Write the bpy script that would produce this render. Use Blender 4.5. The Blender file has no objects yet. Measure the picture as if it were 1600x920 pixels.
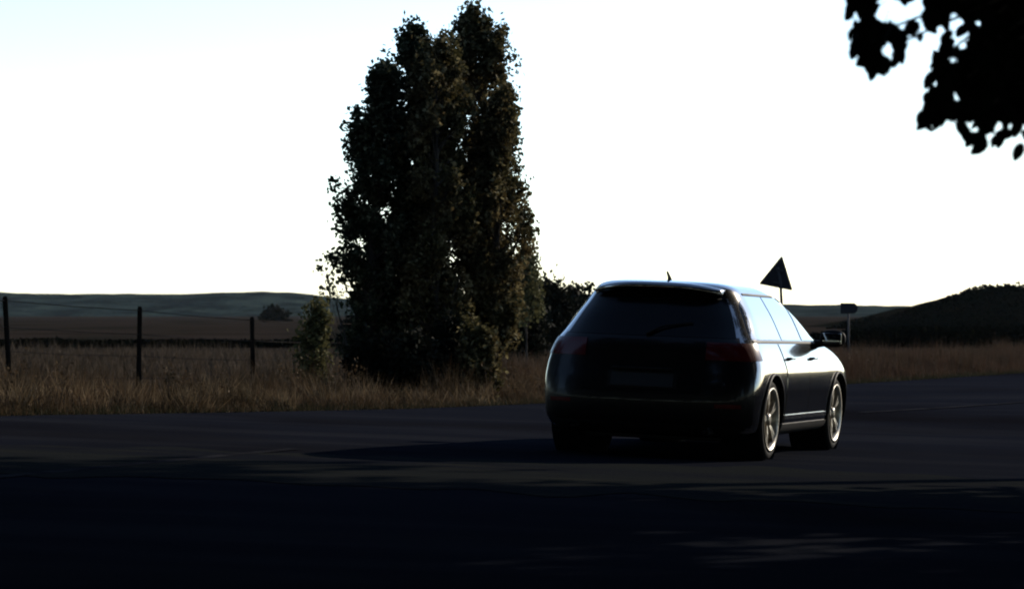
import bpy, bmesh, math, random
import numpy as np
from mathutils import Vector, Matrix, noise
random.seed(7)
rng = np.random.default_rng(7)
R = math.radians
scene = bpy.context.scene
col = scene.collection

# ------------------------------------------------------------------ camera
F, HC, HOR = 4500.0, 1.17, 490.0        # focal length in photo pixels, camera height, horizon row
cam_d = bpy.data.cameras.new('camera')
cam = bpy.data.objects.new('camera', cam_d)
col.objects.link(cam)
cam.location = (0, 0, HC)
cam.rotation_euler = (R(90), 0, 0)
cam_d.sensor_width = 36
cam_d.lens = F / 1600 * 36
cam_d.shift_y = (HOR - 460) / 1600
cam_d.clip_start = 0.2
cam_d.clip_end = 9000
cam_d.dof.use_dof = True
cam_d.dof.focus_distance = 26
cam_d.dof.aperture_fstop = 5.6
scene.camera = cam

# ------------------------------------------------------------------ sky, sun, exposure
SUN_EL, SUN_AZ = 22.0, 46.0              # azimuth measured to the right of the view direction (+Y)
world = bpy.data.worlds.new('World')
scene.world = world
world.use_nodes = True
nt = world.node_tree
nt.nodes.clear()
wo = nt.nodes.new('ShaderNodeOutputWorld')
bg = nt.nodes.new('ShaderNodeBackground')
sk = nt.nodes.new('ShaderNodeTexSky')
sk.sky_type = 'NISHITA'
sk.sun_disc = False
sk.sun_elevation = R(SUN_EL)
sk.sun_rotation = R(SUN_AZ)
sk.air_density = 0.8
sk.dust_density = 0.2
sk.ozone_density = 2.0
bg.inputs['Strength'].default_value = 0.15
nt.links.new(sk.outputs[0], bg.inputs['Color'])
nt.links.new(bg.outputs[0], wo.inputs['Surface'])
sun_d = bpy.data.lights.new('sun', 'SUN')
sun_d.energy = 3.6
sun_d.angle = R(0.5)
sun_d.color = (1.0, 0.88, 0.72)
sun = bpy.data.objects.new('sun', sun_d)
col.objects.link(sun)
sdir = Vector((math.sin(R(SUN_AZ)) * math.cos(R(SUN_EL)), math.cos(R(SUN_AZ)) * math.cos(R(SUN_EL)), math.sin(R(SUN_EL))))
sun.rotation_euler = (-sdir).to_track_quat('-Z', 'Y').to_euler()
sun.location = sdir * 60
vs = scene.view_settings
vs.view_transform = 'Standard'
vs.look = 'None'
vs.exposure = 0.65
vs.gamma = 1.0
vs.use_curve_mapping = False
scene.cycles.filter_width = 2.0
scene.cycles.max_bounces = 6
scene.cycles.volume_bounces = 0

# ------------------------------------------------------------------ helpers
def smooth01(t):
    t = min(1.0, max(0.0, t))
    return t * t * (3 - 2 * t)

def gz(x, y):
    """ground height: the carriageway falls gently to the right, everything far off is level"""
    f = 1 - smooth01((y - 27) / 18.0)
    return -0.04 * max(-14, min(14, x)) * f

def ground_at(px, py):
    """world point of the ground seen at a photo pixel"""
    kx, kz = (px - 800) / F, (HOR - py) / F
    lo, hi = 3.0, 3000.0
    for _ in range(60):
        m = (lo + hi) / 2
        if HC + kz * m - gz(kx * m, m) > 0: lo = m
        else: hi = m
    return Vector((kx * lo, lo, gz(kx * lo, lo)))

def at(px, py, y):
    return Vector(((px - 800) / F * y, y, HC + (HOR - py) / F * y))

def tag(o, label=None, cat=None, group=None, kind=None):
    if label: o['label'] = label
    if cat: o['category'] = cat
    if group: o['group'] = group
    if kind: o['kind'] = kind
    return o

def empty(name, loc=(0, 0, 0), label=None, cat=None, group=None):
    o = bpy.data.objects.new(name, None)
    o.empty_display_size = 0.2
    o.location = loc
    col.objects.link(o)
    return tag(o, label, cat, group)

def obj(name, me, mat=None, parent=None, smooth=False):
    if isinstance(me, bmesh.types.BMesh):
        m2 = bpy.data.meshes.new(name)
        me.normal_update()
        me.to_mesh(m2)
        me.free()
        me = m2
    o = bpy.data.objects.new(name, me)
    col.objects.link(o)
    if mat and not me.materials: me.materials.append(mat)
    if parent: o.parent = parent
    if smooth:
        me.polygons.foreach_set('use_smooth', [True] * len(me.polygons))
    return o

def mesh_arrays(name, verts, faces_n, nper):
    """fast mesh: verts (N,3), consecutive vertices, nper per face"""
    me = bpy.data.meshes.new(name)
    n = len(verts)
    me.vertices.add(n)
    me.vertices.foreach_set('co', np.ascontiguousarray(verts, dtype=np.float32).ravel())
    me.loops.add(n)
    me.loops.foreach_set('vertex_index', np.arange(n, dtype=np.int32))
    me.polygons.add(faces_n)
    me.polygons.foreach_set('loop_start', np.arange(0, n, nper, dtype=np.int32))
    me.update(calc_edges=True)
    me.validate()
    return me

def grid_mesh(name, P, closed_u=False):
    """P: (rows, cols, 3) -> quad grid"""
    P = np.asarray(P, dtype=float)
    r, c = P.shape[:2]
    faces = []
    cc = c if closed_u else c - 1
    for i in range(r - 1):
        for j in range(cc):
            a, b = i * c + j, i * c + (j + 1) % c
            faces.append((a, b, b + c, a + c))
    me = bpy.data.meshes.new(name)
    me.from_pydata([tuple(v) for v in P.reshape(-1, 3)], [], faces)
    return me

def add_tube(bm, pts, radii, seg=7, cap=True):
    pts = [Vector(p) for p in pts]
    rings = []
    for i, p in enumerate(pts):
        d = (pts[min(i + 1, len(pts) - 1)] - pts[max(i - 1, 0)]).normalized()
        a = d.cross(Vector((0.31, 0.92, 0.2))).normalized()
        b = d.cross(a)
        r = radii[i] if hasattr(radii, '__len__') else radii
        rings.append([bm.verts.new(p + a * (r * math.cos(2 * math.pi * k / seg)) + b * (r * math.sin(2 * math.pi * k / seg))) for k in range(seg)])
    for i in range(len(rings) - 1):
        for k in range(seg):
            bm.faces.new((rings[i][k], rings[i][(k + 1) % seg], rings[i + 1][(k + 1) % seg], rings[i + 1][k]))
    if cap:
        bm.faces.new(rings[0][::-1]); bm.faces.new(rings[-1])

def add_box(bm, c, s, rot=None, bevel=0.0):
    b2 = bmesh.new()
    bmesh.ops.create_cube(b2, size=1)
    bmesh.ops.scale(b2, vec=s, verts=b2.verts)
    if bevel: bmesh.ops.bevel(b2, geom=list(b2.edges), offset=bevel, segments=2, affect='EDGES', profile=0.6)
    if rot: bmesh.ops.rotate(b2, cent=(0, 0, 0), matrix=rot, verts=b2.verts)
    bmesh.ops.translate(b2, vec=c, verts=b2.verts)
    m = bpy.data.meshes.new('tmp'); b2.to_mesh(m); b2.free()
    bm.from_mesh(m); bpy.data.meshes.remove(m)

# ------------------------------------------------------------------ materials
def mat(name, base, rough=0.8, metal=0.0, spec=0.3, coat=0.0, noise_amt=None, bump=None, coat_ior=1.4):
    """noise_amt: list of (scale, other_colour, low, high[, stretch]) mixed one over the other"""
    m = bpy.data.materials.new(name)
    m.use_nodes = True
    n, l = m.node_tree.nodes, m.node_tree.links
    p = n['Principled BSDF']
    p.inputs['Base Color'].default_value = (*base, 1)
    p.inputs['Roughness'].default_value = rough
    p.inputs['Metallic'].default_value = metal
    p.inputs['Specular IOR Level'].default_value = spec
    p.inputs['Coat Weight'].default_value = coat
    p.inputs['Coat Roughness'].default_value = 0.06
    p.inputs['Coat IOR'].default_value = coat_ior
    if noise_amt or bump:
        tc = n.new('ShaderNodeTexCoord')
    if noise_amt:
        last = None
        for it in noise_amt:
            sc_, c2, lo, hi = it[:4]
            st = it[4] if len(it) > 4 else (1, 1, 1)
            mp = n.new('ShaderNodeMapping'); mp.inputs['Scale'].default_value = st
            if len(it) > 5: mp.inputs['Rotation'].default_value = (0, 0, it[5])
            l.new(tc.outputs['Object'], mp.inputs['Vector'])
            nz = n.new('ShaderNodeTexNoise'); nz.inputs['Scale'].default_value = sc_
            nz.inputs['Detail'].default_value = 5
            l.new(mp.outputs[0], nz.inputs['Vector'])
            cr = n.new('ShaderNodeMapRange')
            cr.inputs['From Min'].default_value = lo; cr.inputs['From Max'].default_value = hi
            l.new(nz.outputs['Fac'], cr.inputs['Value'])
            mx = n.new('ShaderNodeMix'); mx.data_type = 'RGBA'
            l.new(cr.outputs[0], mx.inputs['Factor'])
            if last is None: mx.inputs[6].default_value = (*base, 1)
            else: l.new(last, mx.inputs[6])
            mx.inputs[7].default_value = (*c2, 1)
            last = mx.outputs[2]
        l.new(last, p.inputs['Base Color'])
    if bump:
        nz = n.new('ShaderNodeTexNoise'); nz.inputs['Scale'].default_value = bump[0]; nz.inputs['Detail'].default_value = 6
        l.new(tc.outputs['Object'], nz.inputs['Vector'])
        b = n.new('ShaderNodeBump'); b.inputs['Strength'].default_value = bump[1]; b.inputs['Distance'].default_value = bump[2]
        l.new(nz.outputs['Fac'], b.inputs['Height'])
        l.new(b.outputs[0], p.inputs['Normal'])
    return m

def leaf_mat(name, base, c2, c3, trans=0.25):
    m = mat(name, base, 0.7, spec=0.02, noise_amt=[(1.3, c2, 0.42, 0.62), (9.0, c3, 0.5, 0.75)])
    n, l = m.node_tree.nodes, m.node_tree.links
    p = n['Principled BSDF']
    tr = n.new('ShaderNodeBsdfTranslucent')
    src = p.inputs['Base Color'].links[0].from_socket
    l.new(src, tr.inputs['Color'])
    mx = n.new('ShaderNodeMixShader'); mx.inputs[0].default_value = trans
    l.new(p.outputs[0], mx.inputs[1]); l.new(tr.outputs[0], mx.inputs[2])
    l.new(mx.outputs[0], n['Material Output'].inputs['Surface'])
    return m

EA, EB = ground_at(0, 650), ground_at(1600, 583)     # two points of the far edge of the carriageway
ED = (EB - EA); ED.z = 0; ED.normalize()
EN = Vector((-ED.y, ED.x, 0))                          # away from the camera
ROAD_ANG = math.atan2(ED.y, ED.x)

M = dict(
    asphalt=mat('asphalt', (0.0088, 0.0100, 0.0140), 0.95, spec=0.0, noise_amt=[
        (0.5, (0.0135, 0.0145, 0.0180), 0.45, 0.65, (0.35, 2.2, 1), -ROAD_ANG),
        (0.16, (0.006, 0.006, 0.0075), 0.48, 0.66), (45, (0.018, 0.018, 0.018), 0.58, 0.85)], bump=(60, 0.35, 0.01)),
    sunlit_asphalt=mat('painted_sun_strip', (0.0125, 0.0138, 0.0140), 0.95, spec=0.0, noise_amt=[
        (0.45, (0.0090, 0.0100, 0.0130), 0.46, 0.66, (0.3, 1.6, 1)), (2.2, (0.0165, 0.0170, 0.0150), 0.52, 0.75, (0.4, 1.5, 1)), (50, (0.026, 0.026, 0.024), 0.58, 0.85)], bump=(50, 0.5, 0.01)),  # paler asphalt colour standing in for sunlight
    paint=mat('worn_road_paint', (0.022, 0.022, 0.024), 0.9, spec=0.0, noise_amt=[(3, (0.012, 0.012, 0.014), 0.40, 0.62)]),
    soil=mat('field_soil', (0.027, 0.020, 0.0155), 0.95, spec=0.0, noise_amt=[
        (0.05, (0.014, 0.011, 0.008), 0.42, 0.6, (0.4, 2.5, 1)), (0.35, (0.036, 0.025, 0.018), 0.5, 0.72, (0.5, 2, 1)), (0.12, (0.012, 0.011, 0.008), 0.48, 0.62, (1, .12, 1)), (6, (0.012, 0.011, 0.008), 0.5, 0.75)], bump=(9, 0.6, 0.05)),
    hill=mat('forested_hill', (0.012, 0.021, 0.019), 0.95, spec=0.0, noise_amt=[
        (0.02, (0.022, 0.034, 0.028), 0.45, 0.60), (0.05, (0.004, 0.009, 0.009), 0.46, 0.6, (1, .3, 1))], bump=(0.08, 1.0, 12.0)),
    mound=mat('scrub_hillside', (0.005, 0.006, 0.004), 0.95, spec=0.0, noise_amt=[
        (0.15, (0.010, 0.008, 0.005), 0.5, 0.7)], bump=(0.8, 0.8, 0.5)),
    grass=leaf_mat('dry_grass', (0.066, 0.042, 0.023), (0.026, 0.019, 0.010), (0.14, 0.10, 0.06)),
    straw=leaf_mat('pale_straw', (0.15, 0.105, 0.06), (0.07, 0.05, 0.027), (0.24, 0.18, 0.11)),
    field=leaf_mat('field_grass', (0.060, 0.042, 0.027), (0.022, 0.017, 0.011), (0.105, 0.074, 0.050)),
    grass_red=leaf_mat('rusty_grass', (0.055, 0.032, 0.020), (0.028, 0.020, 0.012), (0.085, 0.056, 0.036)),
    grass_green=leaf_mat('short_green_grass', (0.022, 0.022, 0.012), (0.032, 0.028, 0.015), (0.018, 0.02, 0.01)),
    poplar=leaf_mat('poplar_leaf', (0.032, 0.030, 0.012), (0.065, 0.046, 0.020), (0.27, 0.23, 0.12), 0.38),  # bright third tone paints sunlit leaf clumps, brown the sunny side
    poplar_shaded=leaf_mat('poplar_leaf_shaded', (0.014, 0.020, 0.010), (0.026, 0.026, 0.012), (0.17, 0.17, 0.10), 0.35),  # darker copy of the poplar leaf, painting in the shaded left side
    shrub=leaf_mat('shrub_leaf', (0.085, 0.082, 0.034), (0.05, 0.048, 0.022), (0.17, 0.15, 0.08), 0.3),
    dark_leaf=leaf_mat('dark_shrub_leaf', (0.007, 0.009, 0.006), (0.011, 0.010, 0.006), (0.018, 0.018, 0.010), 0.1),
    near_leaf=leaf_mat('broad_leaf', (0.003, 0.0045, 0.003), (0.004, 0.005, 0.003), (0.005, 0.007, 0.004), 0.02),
    bark=mat('bark', (0.05, 0.042, 0.034), 0.95, spec=0.05, noise_amt=[(14, (0.02, 0.017, 0.014), 0.45, 0.65, (1, 1, 0.25))], bump=(20, 0.6, 0.02)),
    post=mat('weathered_post', (0.013, 0.011, 0.009), 0.95, spec=0.0, noise_amt=[(9, (0.006, 0.005, 0.004), 0.45, 0.65, (1, 1, 0.2))]),
    wire=mat('rusty_wire', (0.022, 0.016, 0.013), 0.85, metal=0.0, spec=0.05),
    sign_back=mat('grey_sign_back', (0.012, 0.012, 0.014), 0.75, spec=0.15, noise_amt=[(8, (0.008, 0.008, 0.009), 0.5, 0.7)]),
    sign_pole=mat('galvanised_pole', (0.025, 0.026, 0.028), 0.8, metal=0.2),
    car=mat('black_car_paint', (0.085, 0.083, 0.080), 0.16, metal=1.0, spec=0.5, coat=1.0, coat_ior=2.1),
    door=mat('black_door_paint', (0.085, 0.083, 0.080), 0.16, metal=1.0, spec=0.5, coat=1.0, coat_ior=2.1),
    glass=mat('tinted_glass', (0.30, 0.32, 0.33), 0.02, metal=1.0, spec=1.0, coat=1.0, coat_ior=1.8),
    plastic=mat('black_plastic', (0.004, 0.004, 0.0045), 0.6, spec=0.1),
    tyre=mat('tyre_rubber', (0.005, 0.005, 0.005), 0.85, spec=0.1),
    alloy=mat('alloy_rim', (0.36, 0.33, 0.28), 0.35, metal=0.7, noise_amt=[(14, (0.14, 0.12, 0.10), 0.5, 0.7)]),
    chrome=mat('chrome_trim', (0.65, 0.64, 0.62), 0.18, metal=1.0),
    rear_skin=mat('shaded_black_paint', (0.0024, 0.0024, 0.003), 0.3, spec=0.10, coat=0.22),  # darker, duller copy of the body paint, imitating shade on the rear
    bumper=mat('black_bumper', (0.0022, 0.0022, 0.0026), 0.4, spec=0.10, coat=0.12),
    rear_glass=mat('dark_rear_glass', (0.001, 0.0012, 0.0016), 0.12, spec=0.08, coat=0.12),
    red=mat('tail_lamp_red', (0.045, 0.002, 0.002), 0.25, spec=0.15, coat=0.3),
    plate=mat('number_plate', (0.016, 0.018, 0.021), 0.5, spec=0.08),
)

# ------------------------------------------------------------------ ground, carriageway
def road_n(x, y):
    """signed distance beyond the far edge of the carriageway"""
    return (Vector((x, y, 0)) - Vector((EA.x, EA.y, 0))).dot(EN)

def sheet(name, m, dz, inside=None, xs=None, ys=None):
    P = np.zeros((len(ys), len(xs), 3))
    for i, y in enumerate(ys):
        for j, x in enumerate(xs):
            P[i, j] = (x, y, gz(x, y) + dz)
    o = obj(name, grid_mesh(name, P), m, smooth=True)
    return tag(o, kind='structure')

ys = np.concatenate([np.arange(-20, 60, 1.5), np.geomspace(61, 6500, 36)])
xs = np.concatenate([-np.geomspace(6000, 31, 26), np.arange(-30, 31, 2.0), np.geomspace(31, 6000, 26)])
g = sheet('ground', M['soil'], -0.03, xs=xs, ys=ys)

# carriageway: strip whose far side is the verge line; slightly wavy edge
def road_sheet():
    S = np.concatenate([np.arange(-60, 90, 1.0), np.arange(90, 260, 8.0)])
    T = [0, -0.25, -0.8, -2, -4, -6, -8, -10, -12, -14, -16, -18, -20, -24, -28, -34, -42, -52, -62]
    P = np.zeros((len(T), len(S), 3))
    for i, t in enumerate(T):
        for j, s in enumerate(S):
            w = 0.12 * noise.noise(Vector((s * 0.7, 3.1, 0))) + 0.05 * noise.noise(Vector((s * 3.1, 1.1, 0))) if i == 0 else 0
            p = Vector((EA.x, EA.y, 0)) + ED * s + EN * (t + w)
            P[i, j] = (p.x, p.y, gz(p.x, p.y) + (0.004 if t > -0.01 else 0.012))
    return tag(obj('road', grid_mesh('road', P[::-1]), M['asphalt'], smooth=True), kind='structure')
road = road_sheet()

def sun_strip_band():  # lighter strip laid across the road, painting in a sunlit band
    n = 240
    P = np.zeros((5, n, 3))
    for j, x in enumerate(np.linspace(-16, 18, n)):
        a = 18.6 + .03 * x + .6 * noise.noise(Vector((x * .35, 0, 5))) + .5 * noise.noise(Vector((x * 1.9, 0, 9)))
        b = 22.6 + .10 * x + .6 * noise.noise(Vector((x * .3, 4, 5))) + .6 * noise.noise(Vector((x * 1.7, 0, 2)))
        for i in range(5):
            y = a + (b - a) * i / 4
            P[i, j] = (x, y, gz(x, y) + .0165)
    tag(obj('painted_sun_strip', grid_mesh('painted_sun_strip', P), M['sunlit_asphalt']), kind='structure')
sun_strip_band()

def marking(px0, py0, px1, py1, w):
    a, b = ground_at(px0, py0), ground_at(px1, py1)
    d = (b - a).normalized(); nrm = Vector((-d.y, d.x, 0)).normalized() * (w / 2)
    n = 24
    P = np.zeros((2, n + 1, 3))
    for k in range(n + 1):
        p = a.lerp(b, k / n)
        for q, sgn in enumerate((-1, 1)):
            v = p + nrm * sgn
            P[q, k] = (v.x, v.y, gz(v.x, v.y) + 0.018)
    tag(obj('road_marking', grid_mesh('road_marking', P), M['paint'], road))
marking(-40, 752, 460, 704, 0.12)
marking(1345, 646, 1700, 622, 0.14)

# ------------------------------------------------------------------ hills
def ridge(name, m, pts, y0, depth, back=1.0, nseg=160, bump=0.5, label=None):
    """a range of hills whose skyline passes through photo points pts at distance y0"""
    px = np.array([p[0] for p in pts], float); py = np.array([p[1] for p in pts], float)
    X = np.linspace(px[0], px[-1], nseg)
    rows = [(-1.0, 0.0), (-.8, .18), (-.6, .42), (-.4, .66), (-.2, .87), (-.08, .97), (0, 1.0), (.3, .9), (.7, .5), (1, 0)]
    P = np.zeros((len(rows), nseg, 3))
    for i, (d, h) in enumerate(rows):
        for j, x in enumerate(X):
            yy = y0 + d * depth
            top = HC + (HOR - np.interp(x, px, py)) / F * y0
            wx = (x - 800) / F * y0
            nz = noise.fractal(Vector((wx * 12 / y0 * 4, d * 7, y0)), 0.9, 2.1, 6) * bump
            P[i, j] = (wx, yy, max(-0.5, top * h + nz * (0.25 + 0.75 * h)) if h > 0 else -0.6)
    return tag(obj(name, grid_mesh(name, P), m, smooth=True), kind='structure')

ridge('far_hills', M['hill'], [(-2600, 470), (-1500, 440), (-700, 447), (-200, 452), (0, 456), (60, 459), (200, 459), (300, 460), (380, 456),
      (440, 457), (500, 462), (560, 468), (700, 472), (840, 476), (930, 479), (1100, 478), (1310, 475), (1420, 479), (1700, 476), (2600, 462), (4600, 455), (6200, 470)],
      1700, 420, bump=1.1, nseg=520)
mound = ridge('wooded_hill', M['mound'], [(1290, 530), (1340, 512), (1365, 504), (1400, 494), (1430, 485), (1459, 475), (1480, 465), (1519, 456), (1555, 452), (1600, 450), (1700, 446),
      (1900, 436), (2300, 430), (3200, 440), (4400, 445), (5600, 450)], 230, 55, bump=0.35, nseg=420)

# ------------------------------------------------------------------ vegetation builders
def leaves_mesh(name, C, size, flat=0.0, elong=1.5):
    """one diamond leaf per centre; C (N,3), size scalar or (N,)"""
    n = len(C)
    C = np.asarray(C)
    a = rng.normal(size=(n, 3)); a /= np.linalg.norm(a, axis=1)[:, None]
    b = rng.normal(size=(n, 3)); b -= (a * b).sum(1)[:, None] * a; b /= np.linalg.norm(b, axis=1)[:, None]
    s = (np.ones(n) * size * rng.uniform(0.6, 1.35, n))[:, None]
    V = np.stack([C + a * s * elong * 0.5, C + b * s * 0.5, C - a * s * elong * 0.5, C - b * s * 0.5], axis=1)
    return mesh_arrays(name, V.reshape(-1, 3), n, 4)

def blades_mesh(name, base, h, w, lean=0.25):
    n = len(base)
    ang = rng.uniform(0, math.pi, n)
    d = np.stack([np.cos(ang), np.sin(ang), np.zeros(n)], 1) * (w * rng.uniform(0.6, 1.4, n))[:, None] * 0.5
    le = np.stack([rng.normal(0, lean, n) * h, rng.normal(0, lean, n) * h, h], 1)
    V = np.stack([base - d, base + d, base + le], axis=1)
    return mesh_arrays(name, V.reshape(-1, 3), n, 3)

def limb_pts(p0, d, L, n=6, up=0.0, wob=0.06):
    pts = [Vector(p0)]
    d = Vector(d).normalized()
    for i in range(n):
        d = (d + Vector((random.gauss(0, wob), random.gauss(0, wob), random.gauss(0, wob) + up))).normalized()
        pts.append(pts[-1] + d * (L / n))
    return pts

def tree(name, label, loc, height, prof, n_limbs, per, leaf, matl, steep=0.35, trunk_r=0.07, clump=0.16, group=None,
         cat='tree', lean=(0, 0), rise=0.08, start=0.04, clumps=5, depth_scale=1.0):
    """prof: list of (fraction of height, radius)"""
    root = empty(name, loc, label, cat, group)
    hs = [p[0] for p in prof]; rs = [p[1] for p in prof]
    tb = bmesh.new()
    top = Vector((lean[0], lean[1], height * 0.93))
    tp = [Vector((0, 0, -0.1))] + [top * t + Vector((random.gauss(0, .03), random.gauss(0, .03), 0)) for t in (.15, .35, .55, .75, .9, 1)]
    add_tube(tb, tp, [trunk_r * 1.3, trunk_r, trunk_r * .8, trunk_r * .6, trunk_r * .42, trunk_r * .25, trunk_r * .1], 8)
    obj('trunk', tb, M['bark'], root, True)
    lb = bmesh.new()
    C = []
    for k in range(n_limbs):
        t0 = start + (0.92 - start) * (k + random.random()) / n_limbs
        a = random.uniform(0, 2 * math.pi)
        # limb ends on the envelope at a greater height
        t1 = min(1.0, t0 + rise + random.uniform(0, rise))
        rr = np.interp(t1, hs, rs) * random.uniform(0.55, 1.04)
        p0 = top * (t0 / 0.93 if t0 < 0.93 else 1)
        e = top * min(1, t1 / .93) + Vector((math.cos(a) * rr, math.sin(a) * rr * depth_scale, 0))
        e.z = t1 * height
        mid = p0.lerp(e, .5) + Vector((math.cos(a) * rr * .18, math.sin(a) * rr * .18, -0.05 * height * rise))
        pts = [p0, p0.lerp(mid, .6), mid, mid.lerp(e, .55), e]
        rb = trunk_r * (0.42 * (1 - t0) + 0.08)
        add_tube(lb, pts, [rb, rb * .7, rb * .5, rb * .3, rb * .12], 5, False)
        for c in range(clumps):
            u = random.uniform(0.35, 1.05)
            q = pts[-1] if u >= 1 else mid.lerp(e, max(0, (u - .35) / .65))
            q = q + Vector((random.gauss(0, clump * .6), random.gauss(0, clump * .6), random.gauss(0, clump * .8)))
            m_ = int(per * random.uniform(.4, 1.5))
            sp = clump * random.uniform(.55, 1.15)
            C.append(rng.normal(size=(m_, 3)) * np.array([sp, sp, sp * 1.5]) * .55 + np.array(q))
    obj('limb', lb, M['bark'], root)
    C = np.concatenate(C)
    C = C[C[:, 2] > 0.03]
    o = obj('crown', leaves_mesh('crown', C, leaf), matl, root)
    return root

# ------------------------------------------------------------------ poplars by the field (five stems grown together)
def base_at(px, y):
    x = (px - 800) / F * y
    return (x, y, gz(x, y))

def poplar(px, y, px_top, py_top, prof, label, matl, limbs=46, per=60, **kw):
    b = base_at(px, y)
    k = F / y
    h = HC + (HOR - py_top) / k - b[2]
    lean = ((px_top - px) / k, 0)
    tree('poplar_tree', label, b, h, [(t, r / k) for t, r in prof], limbs, per, 0.050, matl, lean=lean, group='poplars grown together at the field edge',
         trunk_r=0.075, start=.05, **kw)

poplar(618, 41, 640, 58, [(0, 45), (.15, 62), (.45, 80), (.7, 70), (.82, 60), (.9, 48), (.96, 34), (1, 16)],
       'dark upright poplar whose notched top is the left of the two peaks', M['poplar_shaded'], 84, 64, clump=.12, clumps=6)
poplar(728, 41.8, 744, 24, [(0, 45), (.15, 60), (.45, 74), (.7, 64), (.82, 60), (.9, 52), (.96, 34), (1, 14)],
       'tallest poplar, its pointed crown is the right of the two peaks', M['poplar'], 92, 64, clump=.12, clumps=6)
poplar(574, 40.4, 598, 112, [(0, 30), (.2, 40), (.4, 54), (.58, 68), (.75, 54), (.9, 32), (1, 10)],
       'shorter poplar at the left flank of the clump beside the fence', M['poplar_shaded'], 66, 56, clump=.12)
poplar(766, 41, 784, 150, [(0, 24), (.15, 30), (.42, 44), (.56, 54), (.66, 44), (.8, 32), (.93, 24), (1, 8)],
       'shorter brownish poplar at the right flank of the clump', M['poplar'], 66, 56, clump=.12)
poplar(676, 40.3, 684, 78, [(0, 50), (.2, 60), (.5, 60), (.75, 58), (.9, 54), (.97, 46), (1, 30)],
       'poplar in the middle of the clump below the gap between the peaks', M['poplar'], 72, 58, clump=.12)

# undergrowth at the foot of the poplars
for px, h, r, lab in ((566, .6, .26, 'dark shrub filling the foot of the leftmost poplar'),
                      (612, .65, .36, 'dark shrub at the trunk of the left-peaked poplar'),
                      (700, .95, .36, 'dark upright shrub at the trunk of the tallest poplar')):
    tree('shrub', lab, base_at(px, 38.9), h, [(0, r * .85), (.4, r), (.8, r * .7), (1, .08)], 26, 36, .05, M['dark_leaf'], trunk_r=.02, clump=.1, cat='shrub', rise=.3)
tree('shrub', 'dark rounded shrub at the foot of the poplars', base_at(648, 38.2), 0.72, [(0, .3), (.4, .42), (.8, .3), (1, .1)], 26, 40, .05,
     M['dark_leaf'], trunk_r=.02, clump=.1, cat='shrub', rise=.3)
tree('shrub', 'low brown-green shrub under the right flank of the poplars', base_at(748, 38.6), 0.85, [(0, .3), (.4, .38), (.8, .28), (1, .1)], 26, 36, .05,
     M['poplar'], trunk_r=.02, clump=.1, cat='shrub', rise=.3)
tree('sapling', 'yellow-green sapling standing behind the wire fence', base_at(494, 37.5), 1.16, [(0, .10), (.25, .18), (.6, .2), (.85, .12), (1, .04)], 26, 18, .045,
     M['shrub'], trunk_r=.02, clump=.09, cat='sapling', rise=.2)
tree('sapling', 'thin pale sapling with sparse leaves right of the poplars', base_at(824, 58), 2.25, [(0, .1), (.3, .25), (.6, .32), (.85, .2), (1, .05)], 34, 15, .06,
     M['shrub'], trunk_r=.022, clump=.12, cat='sapling', rise=.16, start=.3)
tree('shrub', 'bare forked sapling leaning out left of the poplars', base_at(546, 40), 1.75, [(0, .05), (.3, .1), (.8, .24), (1, .22)], 9, 4, .05,
     M['poplar_shaded'], trunk_r=.022, clump=.09, cat='shrub', rise=.3, start=.3, lean=(-.2, 0))
# bushy trees behind, between the poplars and the car
for px, y, h, r, lab in ((812, 66, 1.75, .85, 'dense dark bush directly right of the poplars'),
                         (856, 74, 1.65, .9, 'dark bush half hidden by the left rear of the car'),
                         (905, 84, 1.55, 1.0, 'dark bush just above the sloping left edge of the car roof'),
                         (770, 72, 1.6, .8, 'dark bush seen low behind the poplar stems'),
                         (590, 70, 1.35, .9, 'dark bush behind the left poplar stems')):
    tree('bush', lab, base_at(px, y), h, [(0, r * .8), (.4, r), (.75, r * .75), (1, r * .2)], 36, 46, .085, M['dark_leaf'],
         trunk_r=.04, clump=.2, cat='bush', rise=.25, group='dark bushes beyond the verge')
for px, y, h, r, lab in ((428, 420, 0.7, 1.9, 'lone low dark tree far out on the field right of the last clear fence post'),):
    tree('far_tree', lab, base_at(px, y), h, [(0, r * .8), (.4, r), (.75, r * .7), (1, r * .2)], 30, 22, .5, M['dark_leaf'],
         trunk_r=.12, clump=.55, cat='tree', rise=.25)

# ------------------------------------------------------------------ scrub covering the near hill (stuff)
def mound_scrub():
    me = mound.data
    n = len(me.vertices)
    co = np.zeros(n * 3, np.float32); me.vertices.foreach_get('co', co)
    rows = co.reshape(10, -1, 3)[:7]
    nc = rows.shape[1]
    N = 46000
    r = rng.uniform(0.3, 5.999, N); c = rng.uniform(0, 1, N) ** 1.7 * (nc - 1.01)
    r0 = r.astype(int); c0 = c.astype(int); fr = (r - r0)[:, None]; fc = (c - c0)[:, None]
    P = (rows[r0, c0] * (1 - fr) + rows[r0 + 1, c0] * fr) * (1 - fc) + (rows[r0, c0 + 1] * (1 - fr) + rows[r0 + 1, c0 + 1] * fr) * fc
    cl = np.array([max(0.0, noise.noise(Vector((p[0] * .22, p[1] * .22, 0))) + .25) for p in P])
    P[:, 2] += rng.uniform(0, 1, N) * cl * 1.0
    tag(obj('scrub_cover', leaves_mesh('scrub_cover', P, 0.26), M['mound']),
        'dark scrub and bushes covering the near hillside', 'scrub', kind='stuff')
mound_scrub()

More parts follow.
